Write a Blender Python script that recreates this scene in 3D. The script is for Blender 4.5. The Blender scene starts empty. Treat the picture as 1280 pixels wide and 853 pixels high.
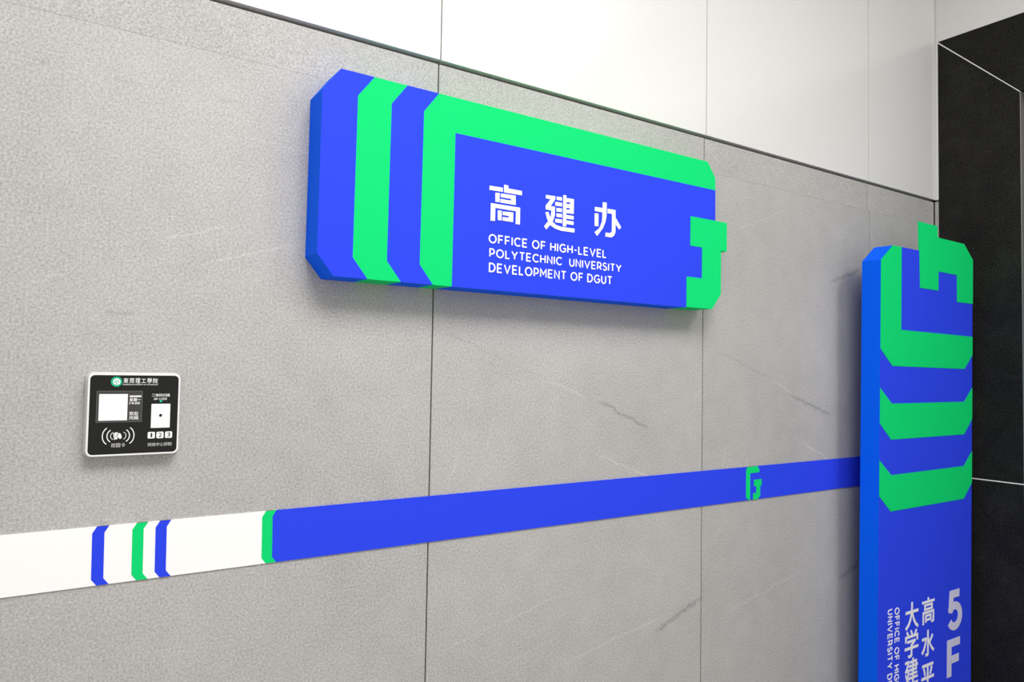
import bpy, math, random
from mathutils import Matrix, Vector

S = bpy.context.scene
COL = S.collection
random.seed(4)

# ------------------------------------------------------------------ camera
FL = 1.5                                   # eye height above the floor
YAW, PITCH, ROLL = math.radians(33.98695), math.radians(2.27317), math.radians(0.9706)
fw = Vector((math.sin(YAW)*math.cos(PITCH), math.cos(YAW)*math.cos(PITCH), math.sin(PITCH)))
rt = Vector((math.cos(YAW), -math.sin(YAW), 0))
up = rt.cross(fw)
r2 = rt*math.cos(ROLL) + up*math.sin(ROLL)
u2 = -rt*math.sin(ROLL) + up*math.cos(ROLL)
cam_d = bpy.data.cameras.new('camera')
cam_d.sensor_fit = 'HORIZONTAL'
cam_d.sensor_width = 36
cam_d.lens = 25.802
cam_d.clip_start = 0.02
cam = bpy.data.objects.new('camera', cam_d)
COL.objects.link(cam)
M3 = Matrix((r2, u2, -fw)).transposed()
cam.matrix_world = Matrix.Translation((0, -1.6632, FL)) @ M3.to_4x4()
S.camera = cam

# ------------------------------------------------------------------ world, exposure
wd = bpy.data.worlds.new('hall_ambient')
S.world = wd
wd.use_nodes = True
bg = wd.node_tree.nodes['Background']
bg.inputs[0].default_value = (1.0, 0.99, 0.975, 1)
bg.inputs[1].default_value = 0.73
S.view_settings.view_transform = 'Standard'
S.view_settings.look = 'None'
S.view_settings.gamma = 1
S.view_settings.use_curve_mapping = False
S.view_settings.exposure = 0.0

# ceiling lamps: (x, y, size x, size y, watts)
CEIL = 3.7
LAMPS = [(0.55, -1.95, 1.5, 1.4, 88), (2.55, -2.4, 0.7, 1.2, 42)]

# ------------------------------------------------------------------ materials
def new_mat(name, rough=0.5, spec=0.5, color=(0.8, 0.8, 0.8), metal=0.0):
    m = bpy.data.materials.new(name)
    m.use_nodes = True
    b = m.node_tree.nodes['Principled BSDF']
    b.inputs['Base Color'].default_value = (*color, 1)
    b.inputs['Roughness'].default_value = rough
    b.inputs['Specular IOR Level'].default_value = spec
    b.inputs['Metallic'].default_value = metal
    return m

class NT:
    def __init__(s, m):
        s.t = m.node_tree
        s.b = s.t.nodes['Principled BSDF']
    def n(s, kind, **kw):
        nd = s.t.nodes.new(kind)
        for k, v in kw.items():
            setattr(nd, k, v)
        return nd
    def l(s, a, b):
        s.t.links.new(a, b)
    def math(s, op, a, b=None, clamp=False):
        nd = s.n('ShaderNodeMath', operation=op, use_clamp=clamp)
        for i, v in enumerate((a, b)):
            if v is None:
                continue
            if isinstance(v, (int, float)):
                nd.inputs[i].default_value = v
            else:
                s.l(v, nd.inputs[i])
        return nd.outputs[0]
    def noise(s, vec, scale, detail=2, rough=0.5):
        nd = s.n('ShaderNodeTexNoise')
        nd.inputs['Scale'].default_value = scale
        nd.inputs['Detail'].default_value = detail
        nd.inputs['Roughness'].default_value = rough
        s.l(vec, nd.inputs['Vector'])
        return nd.outputs['Fac']
    def mapping(s, vec, rot=(0, 0, 0), scale=(1, 1, 1)):
        nd = s.n('ShaderNodeMapping')
        nd.inputs['Rotation'].default_value = rot
        nd.inputs['Scale'].default_value = scale
        s.l(vec, nd.inputs['Vector'])
        return nd.outputs[0]

def stone_mat():
    m = new_mat('grey_stone', 0.62, 0.3)
    t = NT(m)
    geo = t.n('ShaderNodeNewGeometry').outputs['Position']
    oi = t.n('ShaderNodeObjectInfo').outputs['Random']
    off = t.n('ShaderNodeVectorMath', operation='ADD')
    t.l(geo, off.inputs[0])
    cmb = t.n('ShaderNodeCombineXYZ')
    t.l(t.math('MULTIPLY', oi, 7.3), cmb.inputs[0])
    t.l(t.math('MULTIPLY', oi, 3.1), cmb.inputs[2])
    t.l(cmb.outputs[0], off.inputs[1])
    P = off.outputs[0]
    cloud = t.noise(P, 2.2, 5, 0.6)
    mid = t.noise(P, 14, 4, 0.6)
    grain = t.noise(P, 210, 3, 0.8)
    v = t.math('ADD', t.math('MULTIPLY', t.math('SUBTRACT', cloud, 0.5), 0.30),
               t.math('MULTIPLY', t.math('SUBTRACT', mid, 0.5), 0.20))
    v = t.math('ADD', v, t.math('MULTIPLY', t.math('SUBTRACT', grain, 0.5), 1.75))
    # veins and scratches of the slabs, each a short line across the wall (x, z to x, z, tone, width)
    jit = t.math('MULTIPLY', t.math('SUBTRACT', t.noise(geo, 22, 4, 0.65), 0.5), 0.035)
    brk = t.math('MULTIPLY', t.math('SUBTRACT', t.noise(geo, 60, 3, 0.7), 0.22), 4.0, clamp=True)
    lines = None
    for ax, az, bx, bz, tone, wd_ in VEINS:
        L = math.hypot(bx-ax, bz-az)
        dx, dz = (bx-ax)/L, (bz-az)/L
        def dot(vec, c):
            nd = t.n('ShaderNodeVectorMath', operation='DOT_PRODUCT')
            t.l(geo, nd.inputs[0])
            nd.inputs[1].default_value = vec
            return t.math('SUBTRACT', nd.outputs['Value'], c)
        u = dot((dx, 0, dz), dx*ax+dz*az)
        w = t.math('ADD', dot((-dz, 0, dx), -dz*ax+dx*az), jit)
        a = t.math('SUBTRACT', 1.0, t.math('DIVIDE', t.math('ABSOLUTE', w), wd_*1.25), clamp=True)
        e = t.math('SUBTRACT', 1.0, t.math('DIVIDE', t.math('ABSOLUTE', t.math('SUBTRACT', u, L/2)), L/2), clamp=True)
        k = t.math('MULTIPLY', t.math('MULTIPLY', a, t.math('MULTIPLY', e, 3.0, clamp=True)), tone)
        lines = k if lines is None else t.math('ADD', lines, k)
    v = t.math('ADD', v, t.math('MULTIPLY', t.math('MULTIPLY', lines, brk), 1.25))
    f = t.math('ADD', v, 1.0)
    f = t.math('ADD', f, t.math('MULTIPLY', t.math('SUBTRACT', oi, 0.5), 0.05))
    mul = t.n('ShaderNodeVectorMath', operation='SCALE')
    mul.inputs[0].default_value = STONE
    t.l(f, mul.inputs['Scale'])
    t.l(mul.outputs[0], t.b.inputs['Base Color'])
    bmp = t.n('ShaderNodeBump')
    bmp.inputs['Strength'].default_value = 0.12
    bmp.inputs['Distance'].default_value = 0.002
    t.l(grain, bmp.inputs['Height'])
    t.l(bmp.outputs[0], t.b.inputs['Normal'])
    return m

def black_stone_mat():
    m = new_mat('black_stone', 0.33, 0.1)
    t = NT(m)
    P = t.n('ShaderNodeNewGeometry').outputs['Position']
    g = t.noise(P, 180, 3, 0.8)
    c = t.noise(P, 5, 5, 0.65)
    s = t.noise(t.mapping(P, (math.radians(28), 0, 0), (1, 0.35, 2.5)), 9, 4, 0.7)
    v = t.math('MULTIPLY', t.math('POWER', g, 4.0), 0.16)
    v = t.math('ADD', v, t.math('MULTIPLY', t.math('POWER', c, 4.0), 0.05))
    v = t.math('ADD', v, t.math('MULTIPLY', t.math('SUBTRACT', s, 0.62, clamp=True), 0.06))
    cc = t.n('ShaderNodeCombineXYZ')
    for i, k in enumerate((1.03, 1.0, 0.95)):
        t.l(t.math('MULTIPLY', v, k), cc.inputs[i])
    t.l(cc.outputs[0], t.b.inputs['Base Color'])
    r = t.math('ADD', 0.34, t.math('MULTIPLY', c, 0.30))
    t.l(r, t.b.inputs['Roughness'])
    return m

def speckle_mat(name, color, rough, spec, scale, amount):
    m = new_mat(name, rough, spec, color)
    t = NT(m)
    P = t.n('ShaderNodeNewGeometry').outputs['Position']
    f = t.math('ADD', 1.0, t.math('MULTIPLY', t.math('SUBTRACT', t.noise(P, scale, 3, 0.7), 0.5), amount))
    mul = t.n('ShaderNodeVectorMath', operation='SCALE')
    mul.inputs[0].default_value = color
    t.l(f, mul.inputs['Scale'])
    t.l(mul.outputs[0], t.b.inputs['Base Color'])
    return m

VEINS = [(0.903, 1.599, 1.123, 1.517, -0.1, 0.003),
         (1.123, 1.517, 1.424, 1.412, -0.06, 0.003),
         (1.424, 1.417, 1.655, 1.32, -0.24, 0.006),
         (1.93, 1.586, 2.249, 1.481, -0.1, 0.004),
         (2.342, 1.432, 2.628, 1.341, -0.22, 0.008),
         (1.663, 0.69, 1.906, 0.772, -0.24, 0.009),
         (2.596, 1.861, 2.828, 1.932, -0.24, 0.01),
         (0.138, 1.605, 0.201, 1.599, -0.14, 0.005),
         (2.659, 0.716, 2.807, 0.761, -0.22, 0.012),
         (0.334, 2.079, 0.408, 2.079, -0.07, 0.006),
         (0.139, 2.072, 0.2, 2.072, -0.09, 0.005),
         (0.004, 2.079, 0.03, 2.079, -0.12, 0.004),
         (1.246, 1.474, 1.403, 1.417, 0.22, 0.003),
         (2.249, 1.481, 2.375, 1.429, 0.18, 0.004),
         (0.013, 1.654, 0.081, 1.674, 0.13, 0.003),
         (0.237, 1.759, 0.376, 1.805, 0.15, 0.003),
         (0.288, 1.704, 0.539, 1.788, 0.12, 0.003),
         (0.15, 1.743, 0.237, 1.762, 0.09, 0.002),
         (1.411, 1.264, 1.692, 1.156, 0.16, 0.004),
         (2.414, 1.252, 2.617, 1.173, 0.16, 0.005),
         (0.931, 1.191, 0.955, 1.286, 0.12, 0.003),
         (0.981, 1.395, 1.011, 1.492, 0.1, 0.003),
         (1.04, 1.276, 1.071, 1.381, 0.1, 0.003),
         (1.974, 1.144, 2.005, 1.263, 0.1, 0.004),
         (0.906, 0.781, 1.358, 0.877, 0.1, 0.003),
         (1.014, 0.686, 1.302, 0.752, 0.09, 0.003),
         (1.304, 0.669, 1.732, 0.739, 0.11, 0.004),
         (0.649, 0.904, 0.867, 0.977, 0.08, 0.003),
         (1.997, 0.694, 2.44, 0.783, 0.1, 0.005),
         (0.39, 2.005, 0.571, 1.993, 0.07, 0.003),
         (2.028, 1.989, 2.34, 2.11, 0.08, 0.004),
         (0.789, 1.481, 0.877, 1.513, 0.07, 0.003)]
STONE = (0.424, 0.415, 0.403)
M = {}
M['stone'] = stone_mat()
M['white_panel'] = speckle_mat('white_lacquered_panel', (0.72, 0.713, 0.70), 0.22, 0.5, 220, 0.10)
M['plaster'] = speckle_mat('white_plaster', (0.72, 0.713, 0.70), 0.6, 0.3, 220, 0.12)
M['backing'] = new_mat('dark_joint', 0.9, 0.1, (0.035, 0.033, 0.03))
M['black_stone'] = black_stone_mat()
M['joint_white'] = new_mat('pale_joint', 0.5, 0.4, (0.85, 0.84, 0.82))
M['edge_metal'] = new_mat('dull_steel_edge', 0.45, 0.5, (0.30, 0.29, 0.28), 0.6)
M['lift_door'] = speckle_mat('dark_steel', (0.03, 0.03, 0.03), 0.4, 0.5, 90, 0.3)
M['blue'] = speckle_mat('royal_blue_paint', (0.028, 0.061, 0.80), 0.6, 0.05, 260, 0.07)
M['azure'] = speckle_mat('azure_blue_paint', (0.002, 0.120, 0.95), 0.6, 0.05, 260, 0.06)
M['green'] = speckle_mat('bright_green_paint', (0.006, 0.65, 0.170), 0.6, 0.05, 260, 0.07)
M['letter'] = new_mat('white_lettering', 0.5, 0.3, (0.88, 0.88, 0.90))
M['lilac'] = new_mat('pale_lilac_lettering', 0.5, 0.3, (0.66, 0.66, 0.86))
M['band_white'] = speckle_mat('white_band', (0.92, 0.92, 0.91), 0.5, 0.3, 260, 0.04)
M['reader_white'] = new_mat('white_plastic', 0.35, 0.5, (0.82, 0.81, 0.80))
M['reader_grey'] = new_mat('pale_grey_plastic', 0.5, 0.4, (0.52, 0.51, 0.50))
M['reader_glass'] = speckle_mat('black_glass', (0.011, 0.011, 0.0105), 0.3, 0.25, 600, 0.8)
M['screen_dark'] = speckle_mat('dark_screen', (0.045, 0.044, 0.042), 0.35, 0.4, 500, 0.5)
M['screen_edge'] = new_mat('grey_screen_edge', 0.5, 0.4, (0.10, 0.098, 0.09))
M['print_white'] = new_mat('white_print', 0.5, 0.3, (0.92, 0.92, 0.91))
M['print_grey'] = new_mat('grey_print', 0.5, 0.3, (0.55, 0.54, 0.53))
M['print_black'] = new_mat('black_print', 0.5, 0.3, (0.012, 0.012, 0.012))
M['emblem_green'] = new_mat('emblem_green', 0.5, 0.3, (0.005, 0.42, 0.22))
M['emblem_mint'] = new_mat('emblem_mint', 0.5, 0.3, (0.02, 0.75, 0.40))
M['ceiling'] = new_mat('ceiling_white', 0.8, 0.2, (0.80, 0.79, 0.77))
M['floor'] = speckle_mat('pale_floor_tile', (0.42, 0.41, 0.39), 0.35, 0.5, 40, 0.15)
M['lamp_frame'] = new_mat('lamp_frame', 0.4, 0.5, (0.8, 0.8, 0.8))
dm = new_mat('lamp_diffuser', 0.6, 0.2, (0.9, 0.9, 0.9))
dm.node_tree.nodes['Principled BSDF'].inputs['Emission Color'].default_value = (1, 0.97, 0.92, 1)
dm.node_tree.nodes['Principled BSDF'].inputs['Emission Strength'].default_value = 1.5
M['diffuser'] = dm

# ------------------------------------------------------------------ builders
def tag(o, label=None, cat=None, group=None, kind=None):
    if label: o['label'] = label
    if cat: o['category'] = cat
    if group: o['group'] = group
    if kind: o['kind'] = kind
    return o

def empty(name, loc=(0, 0, 0), parent=None):
    o = bpy.data.objects.new(name, None)
    o.empty_display_size = 0.05
    COL.objects.link(o)
    o.location = loc
    o.parent = parent
    return o

def link_mesh(name, verts, faces, mats, parent=None, fmat=None, bevel=0):
    me = bpy.data.meshes.new(name)
    me.from_pydata(verts, [], faces)
    for m in (mats if isinstance(mats, (list, tuple)) else [mats]):
        me.materials.append(m if not isinstance(m, str) else M[m])
    if fmat:
        for i, p in enumerate(me.polygons):
            p.material_index = fmat[i]
    me.update()
    o = bpy.data.objects.new(name, me)
    COL.objects.link(o)
    o.parent = parent
    if bevel:
        bv = o.modifiers.new('bevel', 'BEVEL')
        bv.width = bevel
        bv.segments = 2
        bv.limit_method = 'ANGLE'
    return o

def prisms(polys, y0, y1, side=0, front=0):
    """Solids from outlines in (x, z); y0 = front (towards the room), y1 = back."""
    V, F, FM = [], [], []
    for k, p in enumerate(polys):
        yk = y0 - 0.00004*k           # strokes that cross never share a plane
        area = sum(p[i][0]*p[(i+1) % len(p)][1] - p[(i+1) % len(p)][0]*p[i][1] for i in range(len(p)))
        if area < 0:
            p = p[::-1]
        b, n = len(V), len(p)
        V += [(x, yk, z) for x, z in p] + [(x, y1, z) for x, z in p]
        F.append([b+i for i in range(n)]); FM.append(front)
        F.append([b+n+i for i in range(n)][::-1]); FM.append(side)
        for i in range(n):
            j = (i+1) % n
            F.append([b+i, b+n+i, b+n+j, b+j]); FM.append(side)
    return V, F, FM

def plate(name, polys, y0, y1, mats, parent=None, two=False, bevel=0):
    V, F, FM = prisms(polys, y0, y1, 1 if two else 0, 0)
    return link_mesh(name, V, F, mats, parent, FM, bevel)

def box(name, lo, hi, mats, parent=None, bevel=0):
    return plate(name, [[(lo[0], lo[2]), (hi[0], lo[2]), (hi[0], hi[2]), (lo[0], hi[2])]], lo[1], hi[1], mats, parent, bevel=bevel)

def rrect(x0, z0, x1, z1, r, n=6):
    pts = []
    for cx, cz, a0 in ((x1-r, z1-r, 0), (x0+r, z1-r, 90), (x0+r, z0+r, 180), (x1-r, z0+r, 270)):
        for k in range(n+1):
            a = math.radians(a0 + 90*k/n)
            pts.append((cx + r*math.cos(a), cz + r*math.sin(a)))
    return pts

def disc(cx, cz, r, n=28, rz=None):
    rz = rz or r
    return [(cx + r*math.cos(2*math.pi*k/n), cz + rz*math.sin(2*math.pi*k/n)) for k in range(n)]

def ring(name, outer, inner, y0, y1, mats, parent):
    n = len(outer)
    V = [(x, y0, z) for x, z in outer] + [(x, y0, z) for x, z in inner] + \
        [(x, y1, z) for x, z in outer] + [(x, y1, z) for x, z in inner]
    F = []
    for i in range(n):
        j = (i+1) % n
        F += [[i, j, n+j, n+i], [2*n+i, 3*n+i, 3*n+j, 2*n+j], [i, 2*n+i, 2*n+j, j], [n+i, n+j, 3*n+j, 3*n+i]]
    return link_mesh(name, V, F, mats, parent)

def arc_band(cx, cz, rx, rz, a0, a1, w, n=14):
    out, inn = [], []
    for k in range(n+1):
        a = math.radians(a0 + (a1-a0)*k/n)
        c, s = math.cos(a), math.sin(a)
        out.append((cx+(rx+w/2)*c, cz+(rz+w/2)*s))
        inn.append((cx+(rx-w/2)*c, cz+(rz-w/2)*s))
    return out + inn[::-1]

def text(name, s, x0, x1, z0, z1, y, depth, mat, parent, bold=0.0, down=False, track=1.0, width_of=None):
    """Solid lettering fitted into the box (x0..x1, z0..z1), front at y.
    down: turned a quarter clockwise so that it reads downwards.
    width_of: only this leading part of the string spans the box."""
    def mesh_of(body):
        c = bpy.data.curves.new(name, 'FONT')
        c.body = body
        c.size = 1
        c.offset = bold
        c.resolution_u = 3
        c.space_character = track
        o = bpy.data.objects.new(name, c)
        COL.objects.link(o)
        bpy.context.view_layer.update()
        me = bpy.data.meshes.new_from_object(o.evaluated_get(bpy.context.evaluated_depsgraph_get()))
        bpy.data.objects.remove(o)
        bpy.data.curves.remove(c)
        return me
    me = mesh_of(s)
    ref = me if width_of is None else mesh_of(width_of)
    xs = [v.co.x for v in ref.vertices]; ys = [v.co.y for v in ref.vertices]
    a0, a1, b0, b1 = min(xs), max(xs), min(ys), max(ys)
    if ref is not me:
        bpy.data.meshes.remove(ref)
    V = []
    for v in me.vertices:
        p, q = (v.co.x-a0)/(a1-a0), (v.co.y-b0)/(b1-b0)
        V.append((x0+q*(x1-x0), z1-p*(z1-z0)) if down else (x0+p*(x1-x0), z0+q*(z1-z0)))
    faces = [list(p.vertices) for p in me.polygons]
    bpy.data.meshes.remove(me)
    # front caps, plus walls along the open edges
    n = len(V)
    cnt = {}
    for f in faces:
        for i in range(len(f)):
            e = (f[i], f[(i+1) % len(f)])
            cnt[e] = cnt.get(e, 0) + 1
    def area(f):
        return sum(V[f[i]][0]*V[f[(i+1) % len(f)]][1] - V[f[(i+1) % len(f)]][0]*V[f[i]][1] for i in range(len(f)))
    if sum(area(f) for f in faces) < 0:
        faces = [f[::-1] for f in faces]
        cnt = {(b, a): k for (a, b), k in cnt.items()}
    verts = [(x, y, z) for x, z in V] + [(x, y+depth, z) for x, z in V]
    walls = [[a, n+a, n+b, b] for (a, b) in cnt if (b, a) not in cnt]
    return link_mesh(name, verts, faces + walls, mat, parent)

# plain geometric capitals and figures: strokes in a cell 1 high; x runs 0..width
def _arc(cx, cy, rx, ry, a0, a1, n=10):
    return [(cx+rx*math.cos(math.radians(a0+(a1-a0)*k/n)), cy+ry*math.sin(math.radians(a0+(a1-a0)*k/n))) for k in range(n+1)]
LETTERS = {
    'O': (0.94, [_arc(0.47, 0.5, 0.47, 0.5, 90, 450, 28)]),
    'Q': (0.94, [_arc(0.47, 0.5, 0.47, 0.5, 90, 450, 28), [(0.58, 0.28), (0.92, -0.04)]]),
    'F': (0.58, [[(0.58, 1), (0, 1), (0, 0)], [(0, 0.5), (0.52, 0.5)]]),
    'I': (0.0, [[(0, 1), (0, 0)]]),
    'C': (0.80, [_arc(0.47, 0.5, 0.47, 0.5, 46, 314, 20)]),
    'E': (0.60, [[(0.60, 1), (0, 1), (0, 0), (0.60, 0)], [(0, 0.5), (0.54, 0.5)]]),
    'H': (0.70, [[(0, 1), (0, 0)], [(0.70, 1), (0.70, 0)], [(0, 0.5), (0.70, 0.5)]]),
    'G': (0.86, [_arc(0.47, 0.5, 0.47, 0.5, 48, 312, 20) + [(0.86, 0.2), (0.86, 0.47), (0.50, 0.47)]]),
    '-': (0.32, [[(0, 0.46), (0.32, 0.46)]]),
    'L': (0.52, [[(0, 1), (0, 0), (0.52, 0)]]),
    'V': (0.84, [[(0, 1), (0.42, 0), (0.84, 1)]]),
    'P': (0.60, [[(0, 0), (0, 1), (0.32, 1)] + _arc(0.32, 0.68, 0.28, 0.32, 75, -75, 10) + [(0.32, 0.36), (0, 0.36)]]),
    'Y': (0.80, [[(0, 1), (0.40, 0.44), (0.80, 1)], [(0.40, 0.46), (0.40, 0)]]),
    'T': (0.68, [[(0, 1), (0.68, 1)], [(0.34, 1), (0.34, 0)]]),
    'N': (0.70, [[(0, 0), (0, 1), (0.70, 0), (0.70, 1)]]),
    'U': (0.68, [[(0, 1), (0, 0.38)] + _arc(0.34, 0.36, 0.34, 0.36, 180, 360, 14) + [(0.68, 0.38), (0.68, 1)]]),
    'R': (0.62, [[(0, 0), (0, 1), (0.32, 1)] + _arc(0.32, 0.69, 0.28, 0.31, 75, -75, 10) + [(0.32, 0.38), (0, 0.38)], [(0.32, 0.38), (0.64, 0)]]),
    'S': (0.58, [_arc(0.29, 0.75, 0.27, 0.25, 35, 230, 12) + _arc(0.29, 0.25, 0.30, 0.26, 60, -150, 13)]),
    'D': (0.76, [[(0, 0), (0, 1), (0.28, 1)] + _arc(0.28, 0.5, 0.48, 0.5, 80, -80, 14) + [(0.28, 0), (0, 0)]]),
    'M': (0.84, [[(0, 0), (0, 1), (0.42, 0.34), (0.84, 1), (0.84, 0)]]),
    'A': (0.84, [[(0, 0), (0.42, 1), (0.84, 0)], [(0.17, 0.30), (0.67, 0.30)]]),
    '5': (0.62, [[(0.57, 1), (0.12, 1), (0.07, 0.45)], _arc(0.30, 0.32, 0.32, 0.32, 150, -150, 18)]),
}
def stroke_band(pts, w):
    closed = math.dist(pts[0], pts[-1]) < 1e-6
    n = len(pts) - (1 if closed else 0)
    L, R = [], []
    for i in range(n):
        def dirv(a, b):
            d = math.dist(a, b)
            return ((b[0]-a[0])/d, (b[1]-a[1])/d)
        d0 = dirv(pts[(i-1) % n], pts[i]) if (i > 0 or closed) else None
        d1 = dirv(pts[i], pts[(i+1) % n]) if (i < n-1 or closed) else None
        d0, d1 = d0 or d1, d1 or d0
        nx, ny = -(d0[1]+d1[1]), d0[0]+d1[0]
        q = math.hypot(nx, ny)
        nx, ny = nx/q, ny/q
        m = min(1.9, 1/max(0.3, nx*-d0[1]+ny*d0[0]))*w/2
        L.append((pts[i][0]+nx*m, pts[i][1]+ny*m))
        R.append((pts[i][0]-nx*m, pts[i][1]-ny*m))
    quads = []
    for i in range(n if closed else n-1):
        j = (i+1) % n
        quads.append([L[i], R[i], R[j], L[j]])
    return quads

def lettering(name, s, x0, x1, z0, z1, y, depth, mat, parent, weight=0.15, gap=0.23, down=False, width_of=None, space=0.42):
    """A line of stroke capitals fitted to the box; every word is one mesh."""
    def layout(body):
        x, out = 0.0, []
        for ch in body:
            if ch == ' ':
                x += space
                out.append(None)
                continue
            wd_, st = LETTERS[ch]
            out.append((x, st))
            x += wd_*(1-weight) + weight + gap*0.75
        return out, x - gap*0.75
    lay, total = layout(s)
    if width_of:
        total = layout(width_of)[1]
    words, cur = [], []
    for it in lay + [None]:
        if it is None:
            if cur:
                words.append(cur)
            cur = []
        else:
            cur.append(it)
    res = []
    for wd_ in words:
        V, F = [], []
        for li, (x, st) in enumerate(wd_):
            for k, pl in enumerate(st):
                yk = y - 0.00005*k
                pts = [(x + weight/2 + px*(1-weight), weight/2 + pz*(1-weight)) for px, pz in pl]
                quads = stroke_band(pts, weight)
                b = len(V)
                row = []
                for q in quads:
                    row.append([(p/total, r) for p, r in q])
                for q in row:
                    b = len(V)
                    for yy in (yk, y+depth):
                        for p, r in q:
                            V.append((x0+r*(x1-x0), yy, z1-p*(z1-z0)) if down else (x0+p*(x1-x0), yy, z0+r*(z1-z0)))
                    c = [V[b+i] for i in range(4)]
                    ar = sum(c[i][0]*c[(i+1) % 4][2]-c[(i+1) % 4][0]*c[i][2] for i in range(4))
                    o4 = [0, 1, 2, 3] if ar > 0 else [3, 2, 1, 0]
                    F.append([b+i for i in o4])
                    for i in (1, 3) if False else (0, 1, 2, 3):
                        a_, b_ = o4[i], o4[(i+1) % 4]
                        F.append([b+a_, b+4+a_, b+4+b_, b+b_])
        res.append(link_mesh(name, V, F, mat, parent))
    return res

def area_lamp(parent, x, y, z, sx, sy, watts):
    d = bpy.data.lights.new('lamp_light', 'AREA')
    d.shape = 'RECTANGLE'
    d.size, d.size_y = sx, sy
    d.energy = watts
    d.color = (1.0, 0.985, 0.965)
    o = bpy.data.objects.new('lamp_light', d)
    COL.objects.link(o)
    o.location = (x, y, z)
    o.parent = parent
    return o

# ------------------------------------------------------------------ room shell
XC = 3.4059                       # inner face of the return wall
XL, YB = -2.2, -4.6               # far left end, back of the hall
z_top, z_white, z_row = 0.7885+FL, 0.7975+FL, 0.678+FL

fl = box('floor', (XL, YB, -0.1), (XC+0.4, 0.12, 0.0), 'floor'); tag(fl, 'pale floor of the hall', kind='structure')
ce = box('ceiling', (XL, YB, CEIL), (XC+0.4, 0.12, CEIL+0.1), 'ceiling'); tag(ce, 'white ceiling of the hall', kind='structure')

wb = box('wall_back', (XL, 0.02, 0.0), (XC+0.3, 0.12, CEIL), 'backing')
tag(wb, 'grey stone wall with glossy white panels above it', kind='structure')
g = 0.0021
lower = [XL, -1.125, -0.1235, 0.8765, 1.8845, 2.8805, XC-0.004]
upper = [XL, -1.125, -0.1235, 0.8787, 1.8862, 2.8655, XC-0.004]
white = [XL, -1.125, -0.1225, 0.8800, 1.8870, 2.8620, XC-0.004]
for i in range(len(lower)-1):
    e = 0 if i == len(lower)-2 else g
    box('stone_panel', (lower[i]+g, 0.0, 0.0), (lower[i+1]-e, 0.02, z_row-0.0003), 'stone', wb, bevel=0.0003)
    box('stone_panel', (upper[i]+g, 0.0008, z_row+0.0003), (upper[i+1]-e, 0.02, z_top), 'stone', wb, bevel=0.0003)
    box('white_panel', (white[i]+g*0.9, -0.0075, z_white), (white[i+1]-e*0.9, 0.02, CEIL), 'white_panel', wb, bevel=0.0006)

# return wall with the lift surround
J0, J1 = -0.0192, -0.3445         # outer and inner edge of the near jamb
K1, K0 = -1.3445, -1.6698         # the far jamb
H1, H0 = 1.5175+FL, 1.1925+FL     # top and bottom of the head
ZJ = -0.4305+FL
wr = box('wall_right', (XC+0.12, YB, 0.0), (XC+0.3, 0.02, CEIL), 'backing')
tag(wr, 'white and grey return wall around the black lift surround', kind='structure')
def xslab(name, poly_yz, x0, x1, mat, parent, bevel=0):
    """Solid from an outline in (y, z) on the return wall, front at x0 facing -x."""
    V, F, FM = prisms([poly_yz], x0, x1)
    V = [(b, a, c) for a, b, c in V]
    F = [f[::-1] for f in F]
    return link_mesh(name, V, F, mat, parent, bevel=bevel)
def rect(y0, y1, z0, z1):
    return [(y0, z0), (y1, z0), (y1, z1), (y0, z1)]
xslab('white_panel', rect(YB, -0.001, H1+0.001, CEIL), XC, XC+0.12, 'plaster', wr)
xslab('white_panel', rect(J0, -0.003, z_white, H1+0.001), XC, XC+0.12, 'plaster', wr)
xslab('stone_panel', rect(J0, -0.003, z_row+0.001, z_top+0.001), XC, XC+0.12, 'stone', wr)
xslab('stone_panel', rect(J0, -0.003, 0, z_row-0.001), XC, XC+0.12, 'stone', wr)
xslab('white_panel', rect(YB, K0, z_white, H1+0.001), XC, XC+0.12, 'plaster', wr)
xslab('stone_panel', rect(YB, K0, 0, z_top), XC, XC+0.12, 'stone', wr)

tr = empty('trim_1', (XC, (J0+K0)/2, 0))
tag(tr, 'black stone lift surround with pale mitred joints', kind='structure')
off = Vector((-XC, -(J0+K0)/2, 0))
def surround(name, poly, mat, dx=0.0, depth=0.11):
    o = xslab(name, poly, XC+dx, XC+dx+depth, mat, tr)
    o.location = off
    return o
w = 0.0038
surround('jamb_slab', [(J0, ZJ+w), (J1, ZJ+w), (J1, H0-w), (J0, H1-w*1.6)], 'black_stone')
surround('jamb_slab', rect(J0, J1, 0, ZJ-w*0.2), 'black_stone')
surround('head_slab', [(J0-w, H1), (J1-w, H0), (K1, H0), (K0, H1)], 'black_stone')
surround('jamb_slab', [(K0, ZJ+w), (K1, ZJ+w), (K1, H0-w), (K0, H1-w*1.6)], 'black_stone')
surround('jamb_slab', rect(K0, K1, 0, ZJ-w*0.2), 'black_stone')
surround('joint_strip', [(J0, H1), (J0, H1-w*1.6), (J1, H0-w*1.6), (J1, H0)], 'joint_white', 0.0003, 0.05)
surround('joint_strip', [(K0, H1), (K0, H1-w*1.6), (K1, H0-w*1.6), (K1, H0)], 'joint_white', 0.0003, 0.05)
surround('joint_strip', rect(J0, J1, ZJ-w*0.2, ZJ+w), 'joint_white', 0.0003, 0.05)
surround('joint_strip', rect(K0, K1, ZJ-w*0.2, ZJ+w), 'joint_white', 0.0003, 0.05)
surround('edge_strip', rect(J1-0.003, J1, 0, H0-w*1.6), 'edge_metal', 0.0, 0.05)
surround('edge_strip', rect(K1, K1+0.003, 0, H0-w*1.6), 'edge_metal', 0.0, 0.05)
dr = empty('door_1', (XC+0.09, (J1+K1)/2, 0))
tag(dr, 'dark steel lift door inside the black surround', kind='structure')
ym = (J1+K1)/2
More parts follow.
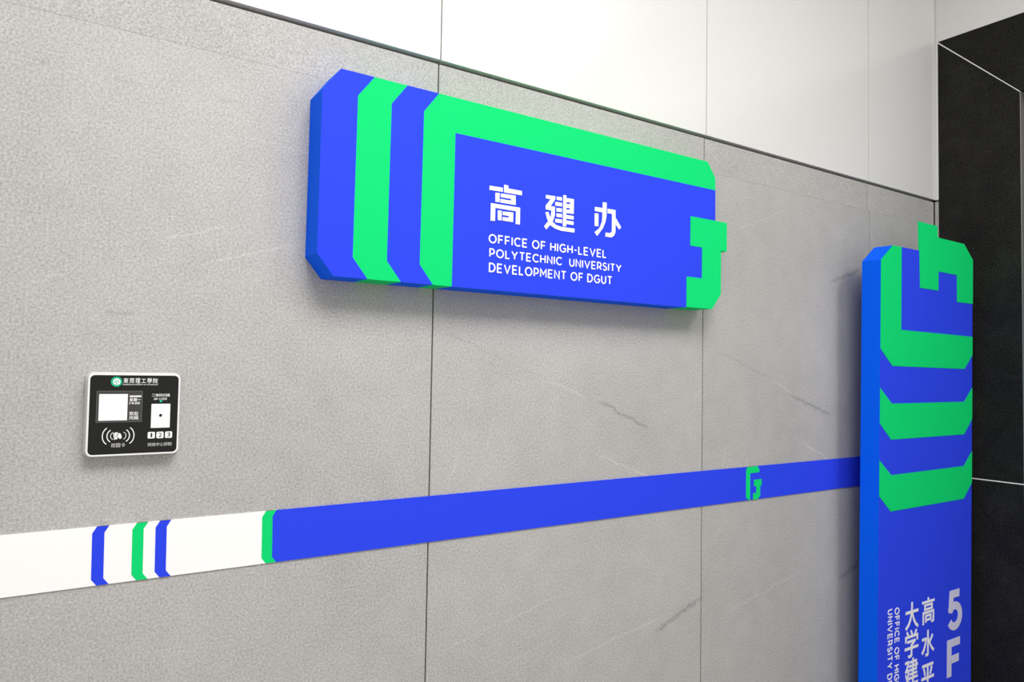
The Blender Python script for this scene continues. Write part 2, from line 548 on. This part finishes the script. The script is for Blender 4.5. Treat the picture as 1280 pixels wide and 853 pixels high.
for a, b in ((J1-0.005, ym+0.002), (ym-0.002, K1+0.005)):
    o = xslab('door_leaf', rect(min(a, b), max(a, b), 0.01, H0-0.002), XC+0.08, XC+0.115, 'lift_door', dr)
    o.location = (-XC-0.09, -ym, 0)

# ------------------------------------------------------------------ hanging sign on the wall
T = 0.0815
sg = empty('wall_sign', (1.2, 0.0, 0.204+FL))
tag(sg, 'long blue and green office sign with clipped corners mounted high on the stone wall', 'sign')
SO = Vector((-1.2, 0, -0.204-FL))
def spart(name, polys, y0, y1, mats, two=False):
    o = plate(name, polys, y0, y1, mats, sg, two)
    o.location = SO
    return o
def up_(p):
    return [(x, z+FL) for x, z in p]
t, b = 0.6775, 0.2040
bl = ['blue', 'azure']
zt, zb = 0.6245, 0.2505              # where the bars are clipped
def bar_edge(x):                      # left edge of a bar, top to bottom
    return [(x+0.040, t), (x, zt), (x-0.003, zb), (x+0.034, b)]
e1, e2, e3 = bar_edge(0.6285), bar_edge(0.7125), bar_edge(0.7980)
spart('end_block', [up_([(0.5868, t), (0.5445, 0.6200), (0.5425, 0.2520), (0.5810, b)] + e1[::-1])], -T, 0, bl, True)
spart('green_bar', [up_(e1 + e2[::-1])], -T, 0, 'green')
spart('blue_bar', [up_(e2 + e3[::-1])], -T, 0, bl, True)
spart('green_frame', [up_(e3 + [(0.8840, b), (0.8860, 0.5885), (1.8470, 0.5905), (1.8470, 0.6300), (1.8098, t)])], -T, 0, 'green')
HK = [(1.7320, 0.4912), (1.9030, 0.4912), (1.9030, 0.3970), (1.8752, 0.3970), (1.8752, 0.2554), (1.8335, 0.2055),
      (1.7163, 0.2055), (1.7163, 0.3000), (1.7858, 0.3000), (1.7858, 0.3985), (1.7320, 0.3985)]
spart('name_field', [up_([(0.8840, b), (1.7163, b), (1.7163, 0.3000), (1.7858, 0.3000), (1.7858, 0.3985), (1.7320, 0.3985),
                          (1.7320, 0.4912), (1.8475, 0.4912), (1.8470, 0.5905), (0.8860, 0.5885)])], -T, 0, bl, True)
spart('green_hook', [up_(HK)], -T-0.0008, 0, 'green')
gao=[[(0.9887,1.9715),(1.0289,1.9723),(1.0292,1.9615),(0.9885,1.9608)],[(1.0328,1.9810),(1.0458,1.9808),(1.0459,1.9732),(1.0893,1.9729),(1.0891,1.9615),(1.0333,1.9609)],[(1.0064,1.9559),(1.0191,1.9571),(1.0196,1.9332),(1.0069,1.9326)],[(1.0228,1.9566),(1.0694,1.9577),(1.0699,1.9329),(1.0227,1.9326),(1.0225,1.9422),(1.0552,1.9424),(1.0561,1.9471),(1.023,1.9469)],[(0.9932,1.9272),(1.0843,1.9276),(1.0843,1.8831),(1.0709,1.8828),(1.0713,1.9166),(1.0069,1.9167),(1.0066,1.8826),(0.9932,1.8818)],[(1.0146,1.9115),(1.0267,1.9118),(1.0267,1.8863),(1.0151,1.8865)],[(1.0302,1.9105),(1.0627,1.912),(1.0626,1.8867),(1.0301,1.8867),(1.0299,1.8959),(1.0483,1.8966),(1.0499,1.9013),(1.0304,1.9011)]]

jian=[[(1.1682,1.9743),(1.2005,1.9754),(1.1999,1.9672),(1.1844,1.9459),(1.1992,1.9464),(1.1991,1.9229),(1.1935,1.9078),(1.1873,1.8988),(1.1712,1.8808),(1.1635,1.8886),(1.1771,1.9036),(1.1857,1.917),(1.1874,1.9347),(1.1681,1.9355),(1.168,1.9453),(1.1843,1.965),(1.1684,1.9647)],[(1.1671,1.9268),(1.1766,1.9297),(1.1845,1.9138),(1.191,1.9044),(1.204,1.8968),(1.2234,1.8940),(1.2686,1.8948),(1.2677,1.8838),(1.221,1.8834),(1.2003,1.8871),(1.1836,1.8942),(1.1745,1.9074)],[(1.2051,1.9752),(1.2227,1.9758),(1.2229,1.9664),(1.2048,1.9659)],[(1.2002,1.9601),(1.223,1.9607),(1.2232,1.9503),(1.2004,1.9498)],[(1.2044,1.9442),(1.2233,1.9447),(1.2234,1.9348),(1.2046,1.9343)],[(1.2047,1.9292),(1.2235,1.9296),(1.2237,1.9199),(1.2048,1.9195)],[(1.2011,1.9139),(1.2238,1.9144),(1.224,1.9044),(1.2008,1.904)],[(1.2275,1.9827),(1.238,1.9832),(1.2382,1.8969),(1.2272,1.896)],[(1.2379,1.9291),(1.2643,1.9294),(1.2642,1.9194),(1.2381,1.9191)],[(1.2382,1.9139),(1.2643,1.9142),(1.2639,1.9043),(1.2378,1.9041)],[(1.2371,1.9758),(1.2645,1.9766),(1.2642,1.9353),(1.2378,1.9343),(1.2376,1.944),(1.2507,1.945),(1.2512,1.9496),(1.2375,1.9492),(1.2373,1.9596),(1.2515,1.9605),(1.2522,1.9655),(1.2372,1.9648)]]

ban=[[(1.341,1.9657),(1.3701,1.9667),(1.3698,1.9833),(1.3848,1.9839),(1.3845,1.9475),(1.3814,1.9298),(1.3718,1.9092),(1.3504,1.8841),(1.3408,1.8936),(1.3592,1.9076),(1.3682,1.9281),(1.3694,1.9541),(1.3412,1.9542)],[(1.3405,1.9477),(1.3544,1.9482),(1.3544,1.912),(1.3411,1.9118)],[(1.3885,1.9671),(1.4186,1.9673),(1.4195,1.9042),(1.4148,1.8927),(1.4034,1.8859),(1.3812,1.8862),(1.3819,1.8975),(1.3989,1.8978),(1.4055,1.9025),(1.4058,1.9543),(1.3887,1.9546)],[(1.4189,1.9455),(1.4414,1.9199),(1.4333,1.9124),(1.4192,1.9259)]]
for gl in (gao, jian, ban):
    spart('heading_character', gl, -T-0.0012, -T+0.001, 'letter')
for s, x0, x1, z0, z1 in (('OFFICE OF HIGH-LEVEL', 0.9886, 1.3865, 0.3240, 0.3478),
                          ('POLYTECHNIC  UNIVERSITY', 0.9915, 1.4440, 0.2880, 0.3110),
                          ('DEVELOPMENT OF DGUT', 0.9908, 1.4090, 0.2495, 0.2740)):
    for o in lettering('text_word', s, x0, x1, z0+FL, z1+FL, -T-0.001, 0.002, 'letter', sg):
        o.location = SO

# ------------------------------------------------------------------ stripe along the wall
bd = empty('wall_band', (0.5, 0.0, -0.4375+FL))
tag(bd, 'long white and blue stripe running along the stone wall', 'wall stripe')
BO = Vector((-0.5, 0, 0.4375-FL))
bt, bb = -0.3215, -0.4362
def bpart(name, polys, y0, mats):
    o = plate(name, [up_(p) for p in polys], y0, 0.0, mats, bd)
    o.location = BO
    return o
def chev(x, wd_, zt_=bt, zb_=bb):
    c = 0.0125
    L = [(x+0.0078, zt_), (x, zt_-c), (x+0.001, zb_+c), (x+0.0105, zb_)]
    return L + [(p+wd_, q) for p, q in L[::-1]]
bpart('white_strip', [[(XL+0.05, bt), (XL+0.05, bb), (0.4850, bb), (0.4850, bt)]], -0.0030, 'band_white')
bpart('blue_strip', [[(0.4925, bt), (0.4848, bt-0.0128), (0.4862, bb+0.0120), (0.4955, bb), (XC-0.006, bb), (XC-0.006, bt)]], -0.0034, 'blue')
bpart('blue_chevron', [chev(0.1352, 0.0212)], -0.0036, 'blue')
bpart('green_chevron', [chev(0.2057, 0.0206)], -0.0036, 'green')
bpart('blue_chevron', [chev(0.2482, 0.0210)], -0.0036, 'blue')
bpart('green_chevron', [chev(0.4620, 0.0230)], -0.0032, 'green')
bpart('emblem_stroke', [[(2.1130, bt), (2.1640, bt), (2.1715, -0.3300), (2.1745, -0.3330), (2.1745, -0.3435), (2.1250, -0.3440),
                         (2.1248, bb), (2.1193, bb), (2.1120, -0.4330), (2.1038, -0.4250), (2.1038, -0.3360), (2.1070, -0.3265)]], -0.0042, 'green')
bpart('emblem_hook', [[(2.1460, -0.3680), (2.1870, -0.3680), (2.1870, -0.3900), (2.1796, -0.3905), (2.1796, -0.4237), (2.1740, -0.4310), (2.1653, bb),
                       (2.1413, bb), (2.1413, -0.4145), (2.1585, -0.4140), (2.1585, -0.3903), (2.1460, -0.3900)]], -0.0042, 'green')

# ------------------------------------------------------------------ floor sign by the corner
A = 0.0115
PX, PY = 2.99, -0.157
PD = 0.073
py = empty('floor_sign', (PX, PY, 0))
py.rotation_euler = (A, 0, 0)
tag(py, 'tall upright blue and green floor sign reading 5F beside the black lift surround', 'sign')
def ppart(name, polys, y0, y1, mats, two=False):
    return plate(name, polys, y0, y1, mats, py, two)
l_, r_ = -0.3445, 0.3670
ppart('base_plate', [[(-0.40, -0.004), (0.385, -0.004), (0.385, 0.012), (-0.40, 0.012)]], -0.05, PD+0.02, 'lift_door')
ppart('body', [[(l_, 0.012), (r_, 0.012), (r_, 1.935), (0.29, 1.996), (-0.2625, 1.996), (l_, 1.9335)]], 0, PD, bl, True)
GF = -0.0012
ppart('green_frame', [[(l_, 1.9335), (-0.2625, 1.996), (-0.2025, 1.996), (-0.2010, 1.6785), (r_, 1.6745), (r_, 1.5965), (0.2975, 1.5370),
                       (-0.2605, 1.5400), (l_+0.001, 1.6035)]], GF, 0.002, 'green')
ppart('green_hook', [[(-0.0770, 2.1100), (0.0665, 2.1092), (0.0705, 2.0635), (0.2890, 2.0615), (r_, 2.0010), (r_, 1.8142), (0.2320, 1.8138),
                      (0.2300, 1.9255), (0.0775, 1.9270), (0.0768, 1.8495), (-0.0640, 1.8500)]], GF-0.0004, 0.004, 'green')
def wide_bar(z):
    return [(l_+0.001, z), (-0.2630, z-0.0590), (0.2965, z-0.0575), (r_, z+0.0005), (r_, z-0.1315), (0.2965, z-0.1930), (-0.2655, z-0.1935), (l_+0.001, z-0.1310)]
ppart('green_bar', [wide_bar(1.4575)], GF, 0.002, 'green')
ppart('green_bar', [wide_bar(1.1900)], GF, 0.002, 'green')
ly = -0.0012
lettering('floor_number', '5', 0.1655, 0.2875, 0.4690, 0.6325, ly, 0.002, 'lilac', py, weight=0.19)
lettering('floor_letter', 'F', 0.1650, 0.2880, 0.2725, 0.4365, ly, 0.002, 'lilac', py, weight=0.19)
for ch, x0, x1, z0, z1 in (('高', -0.0320, 0.0625, 0.5330, 0.6355), ('水', -0.0350, 0.0625, 0.4075, 0.5085), ('平', -0.0340, 0.0605, 0.2790, 0.3780),
                           ('大', -0.1560, -0.0590, 0.5330, 0.6360), ('学', -0.1580, -0.0600, 0.4270, 0.5310), ('建', -0.1580, -0.0600, 0.3180, 0.4230)):
    text('heading_character', ch, x0, x1, z0, z1, ly, 0.002, 'letter', py, bold=0.012)
lettering('text_word', 'OFFICE OF HIGH-LEVEL POLYTECHNIC', -0.2310, -0.1985, 0.5020, 0.6330, ly, 0.002, 'letter', py, down=True, width_of='OFFICE')
lettering('text_word', 'UNIVERSITY DEVELOPMENT OF DGUT', -0.2790, -0.2465, 0.4140, 0.6340, ly, 0.002, 'letter', py, down=True, width_of='UNIVERSITY')

# ------------------------------------------------------------------ card reader
cr = empty('card_reader', (0.1985, 0.0, -0.1835+FL))
tag(cr, 'small black and white card reader with a screen on the stone wall', 'card reader')
CO = Vector((-0.1985, 0, 0.1835-FL))
def U(p):
    return [(x, z+FL) for x, z in p]
def cpart(name, polys, y0, y1, mats, parent=cr, bevel=0):
    o = plate(name, [U(p) for p in polys], y0, y1, mats, parent, bevel=bevel)
    if parent is cr:
        o.location = CO
    return o
F0 = -0.0250
cpart('back_plate', [rrect(0.1130, -0.1850, 0.2850, -0.0170, 0.012)], -0.006, 0.0, 'reader_grey', bevel=0.002)
cpart('housing', [rrect(0.1160, -0.1825, 0.2825, -0.0190, 0.0115)], -0.0235, -0.005, 'reader_white', bevel=0.003)
n_ = 6
o = ring('rim', U(rrect(0.1168, -0.1815, 0.2815, -0.0198, 0.011, n_)), U(rrect(0.1198, -0.1785, 0.2785, -0.0232, 0.0085, n_)), F0-0.0006, -0.02, 'reader_white', cr)
o.location = CO
gp = cpart('glass_panel', [rrect(0.1196, -0.1787, 0.2787, -0.0230, 0.0086)], F0, -0.022, 'reader_glass')
P0 = F0-0.0003
scn = cpart('screen', [rrect(0.1322, -0.1155, 0.2120, -0.0545, 0.0006, 2)], P0, -0.0245, 'screen_dark')
ring('screen_edge', U(rrect(0.1318, -0.1160, 0.2124, -0.0540, 0.0008, 2)), U(rrect(0.1332, -0.1146, 0.2110, -0.0554, 0.0006, 2)), P0-0.0003, -0.0245, 'screen_edge', scn)
P1 = P0-0.0003
cpart('code_field', [rrect(0.1362, -0.1123, 0.1860, -0.0604, 0.0005, 2)], P1, -0.0245, 'print_white', scn)
def ctext(nm, s, x0, x1, z0, z1, mat='print_white', parent=cr, bold=0.01, y=P1, track=1.0):
    o = text(nm, s, x0, x1, z0+FL, z1+FL, y, 0.0005, mat, parent, bold=bold, track=track)
    if parent is cr:
        o.location = CO
    return o
cpart('screen_text', [rrect(0.1893+0.00212*k, -0.0668, 0.1893+0.00212*k+0.0017, -0.0632, 0.0005, 2) for k in range(10)], P1, -0.0245, 'print_white', scn)
ctext('screen_text', '星期一', 0.1893, 0.2095, -0.0752, -0.0684, parent=scn, bold=0.012)
ctext('screen_text', '14:00', 0.1893, 0.2078, -0.0808, -0.0762, parent=scn, bold=0.012)
ctext('screen_text', '欢迎', 0.1893, 0.2062, -0.1030, -0.0953, parent=scn, bold=0.012)
ctext('screen_text', '光临', 0.1893, 0.2062, -0.1112, -0.1036, parent=scn, bold=0.012)
# title row
em = cpart('emblem', [disc(0.1653, -0.0360, 0.0100)], P1, -0.0245, 'emblem_green')
cpart('emblem_disc', [disc(0.1655, -0.0362, 0.0066)], P1-0.0002, -0.0245, 'print_white', em)
cpart('emblem_mark', [arc_band(0.1655, -0.0362, 0.0041, 0.0026, 25, 200, 0.0011), arc_band(0.1670, -0.0360, 0.0022, 0.0020, -80, 95, 0.0010),
                      [(0.1648, -0.0432), (0.1662, -0.0432), (0.1660, -0.0345), (0.1650, -0.0345)], arc_band(0.1630, -0.0372, 0.0016, 0.0012, 100, 330, 0.0009)],
      P1-0.0004, -0.0245, 'emblem_green', em)
for k, ch in enumerate('東莞理工學院'):
    x = 0.1772+k*0.01065
    zz = (-0.0388, -0.0288) if ch != '工' else (-0.0380, -0.0302)
    ctext('title_character', ch, x, x+0.0087, *zz, bold=0.004)
ctext('title_line', 'DONGGUAN UNIVERSITY OF TECHNOLOGY', 0.1765, 0.2402, -0.0428, -0.0404, mat='print_white', bold=0.0)
ctext('scanner_caption', '二维码扫描', 0.2292, 0.2625, -0.0660, -0.0598, bold=0.004)
for o in lettering('scanner_caption', 'QR CODE', 0.2330, 0.2578, -0.0724+FL, -0.0684+FL, P1, 0.0005, 'print_white', cr):
    o.location = CO
cpart('arrow_mark', [[(0.2432, -0.0736), (0.2494, -0.0736), (0.2463, -0.0776)]], P1, -0.0245, 'emblem_mint')
# scanner window: shallow pyramid with a dark lens
X0, X1, Z0, Z1 = 0.2292, 0.2640, -0.1288, -0.0805
sw = cpart('scanner_window', [rrect(X0, Z0, X1, Z1, 0.0012, 3)], P1-0.0009, -0.0245, 'print_white')
i_ = 0.0030
fr = [(X0+i_, Z0+i_), (X1-i_, Z0+i_), (X1-i_, Z1-i_), (X0+i_, Z1-i_)]
cx, cz = 0.2462, -0.1037
inn = [(cx-0.0050, cz-0.0050), (cx+0.0050, cz-0.0050), (cx+0.0050, cz+0.0050), (cx-0.0050, cz+0.0050)]
Vv = [(x, P1-0.0010, z+FL) for x, z in fr] + [(x, P1-0.0024, z+FL) for x, z in inn] + [(x, P1-0.0002, z+FL) for x, z in fr]
link_mesh('scanner_hood', Vv, [[0, 1, 5, 4], [1, 2, 6, 5], [2, 3, 7, 6], [3, 0, 4, 7], [4, 5, 6, 7], [8, 9, 1, 0], [9, 10, 2, 1], [10, 11, 3, 2], [11, 8, 0, 3]], 'print_white', sw)
cpart('lens', [disc(cx, cz, 0.0030, 18)], P1-0.0027, P1-0.0015, 'print_black', sw)
# key marks
for k, (kx, kz) in enumerate(((0.2243, -0.1500), (0.2403, -0.1501), (0.2562, -0.1500))):
    kb = cpart('number_mark', [rrect(kx, kz, kx+0.0131, kz+0.0131, 0.0022, 4)], P1, -0.0245, 'print_white')
    ctext('digit', str(k+1), kx+(0.0052 if k == 0 else 0.0040), kx+(0.0082 if k == 0 else 0.0096), kz+0.0024, kz+0.0110, mat='print_black', parent=kb, bold=0.012, y=P1-0.0003)
ctext('maker_caption', '网络中心研制', 0.2253, 0.2688, -0.1660, -0.1585, mat='print_grey', bold=0.004)
ctext('card_caption', '校园卡', 0.1597, 0.1845, -0.1652, -0.1568, mat='print_grey', bold=0.006)
for side, sgn in ((180, -1), (0, 1)):
    for k, (dx, h, m_) in enumerate(((0.0135, 0.0070, 'print_grey'), (0.0197, 0.0115, 'print_white'), (0.0277, 0.0158, 'print_white'))):
        rx, rz = h*0.62+0.004, h*1.12
        cxx = 0.1718 + sgn*(dx-rx)
        cpart('signal_arc', [arc_band(cxx, -0.1427, rx, rz, side-62, side+62, 0.0016)], P1, -0.0245, m_)
cpart('card_mark', [[(0.1628, -0.1372), (0.1645, -0.1369), (0.1668, -0.1500), (0.1650, -0.1503)], [(0.1652, -0.1366), (0.1697, -0.1352), (0.1702, -0.1400), (0.1686, -0.1408), (0.1680, -0.1440), (0.1706, -0.1470), (0.1706, -0.1486), (0.1674, -0.1497)]], P1, -0.0245, 'print_white')
cpart('hand_mark', [[(0.1706, -0.1378), (0.1728, -0.1372), (0.1758, -0.1386), (0.1778, -0.1440), (0.1772, -0.1478), (0.1748, -0.1490), (0.1690, -0.1436), (0.1690, -0.1418), (0.1722, -0.1412)]], P1, -0.0245, 'print_white')

# ------------------------------------------------------------------ ceiling lamps
for x, y, sx, sy, wt in LAMPS:
    lp = empty('ceiling_light', (x, y, CEIL))
    tag(lp, 'large square ceiling light panel above the wall sign' if sx > 1 else 'narrow ceiling light panel near the lift corner', 'ceiling light')
    fr_ = []
    for s_ in (-1, 1):
        fr_.append(box('frame_rail', (-sx/2-0.03, min(s_*sy/2, s_*(sy/2+0.03)), -0.016), (sx/2+0.03, max(s_*sy/2, s_*(sy/2+0.03)), -0.001), 'lamp_frame', lp))
        fr_.append(box('frame_rail', (min(s_*sx/2, s_*(sx/2+0.03)), -sy/2, -0.016), (max(s_*sx/2, s_*(sx/2+0.03)), sy/2, -0.001), 'lamp_frame', lp))
    box('diffuser', (-sx/2, -sy/2, -0.012), (sx/2, sy/2, -0.002), 'diffuser', lp)
    area_lamp(lp, 0, 0, -0.02, sx, sy, wt)
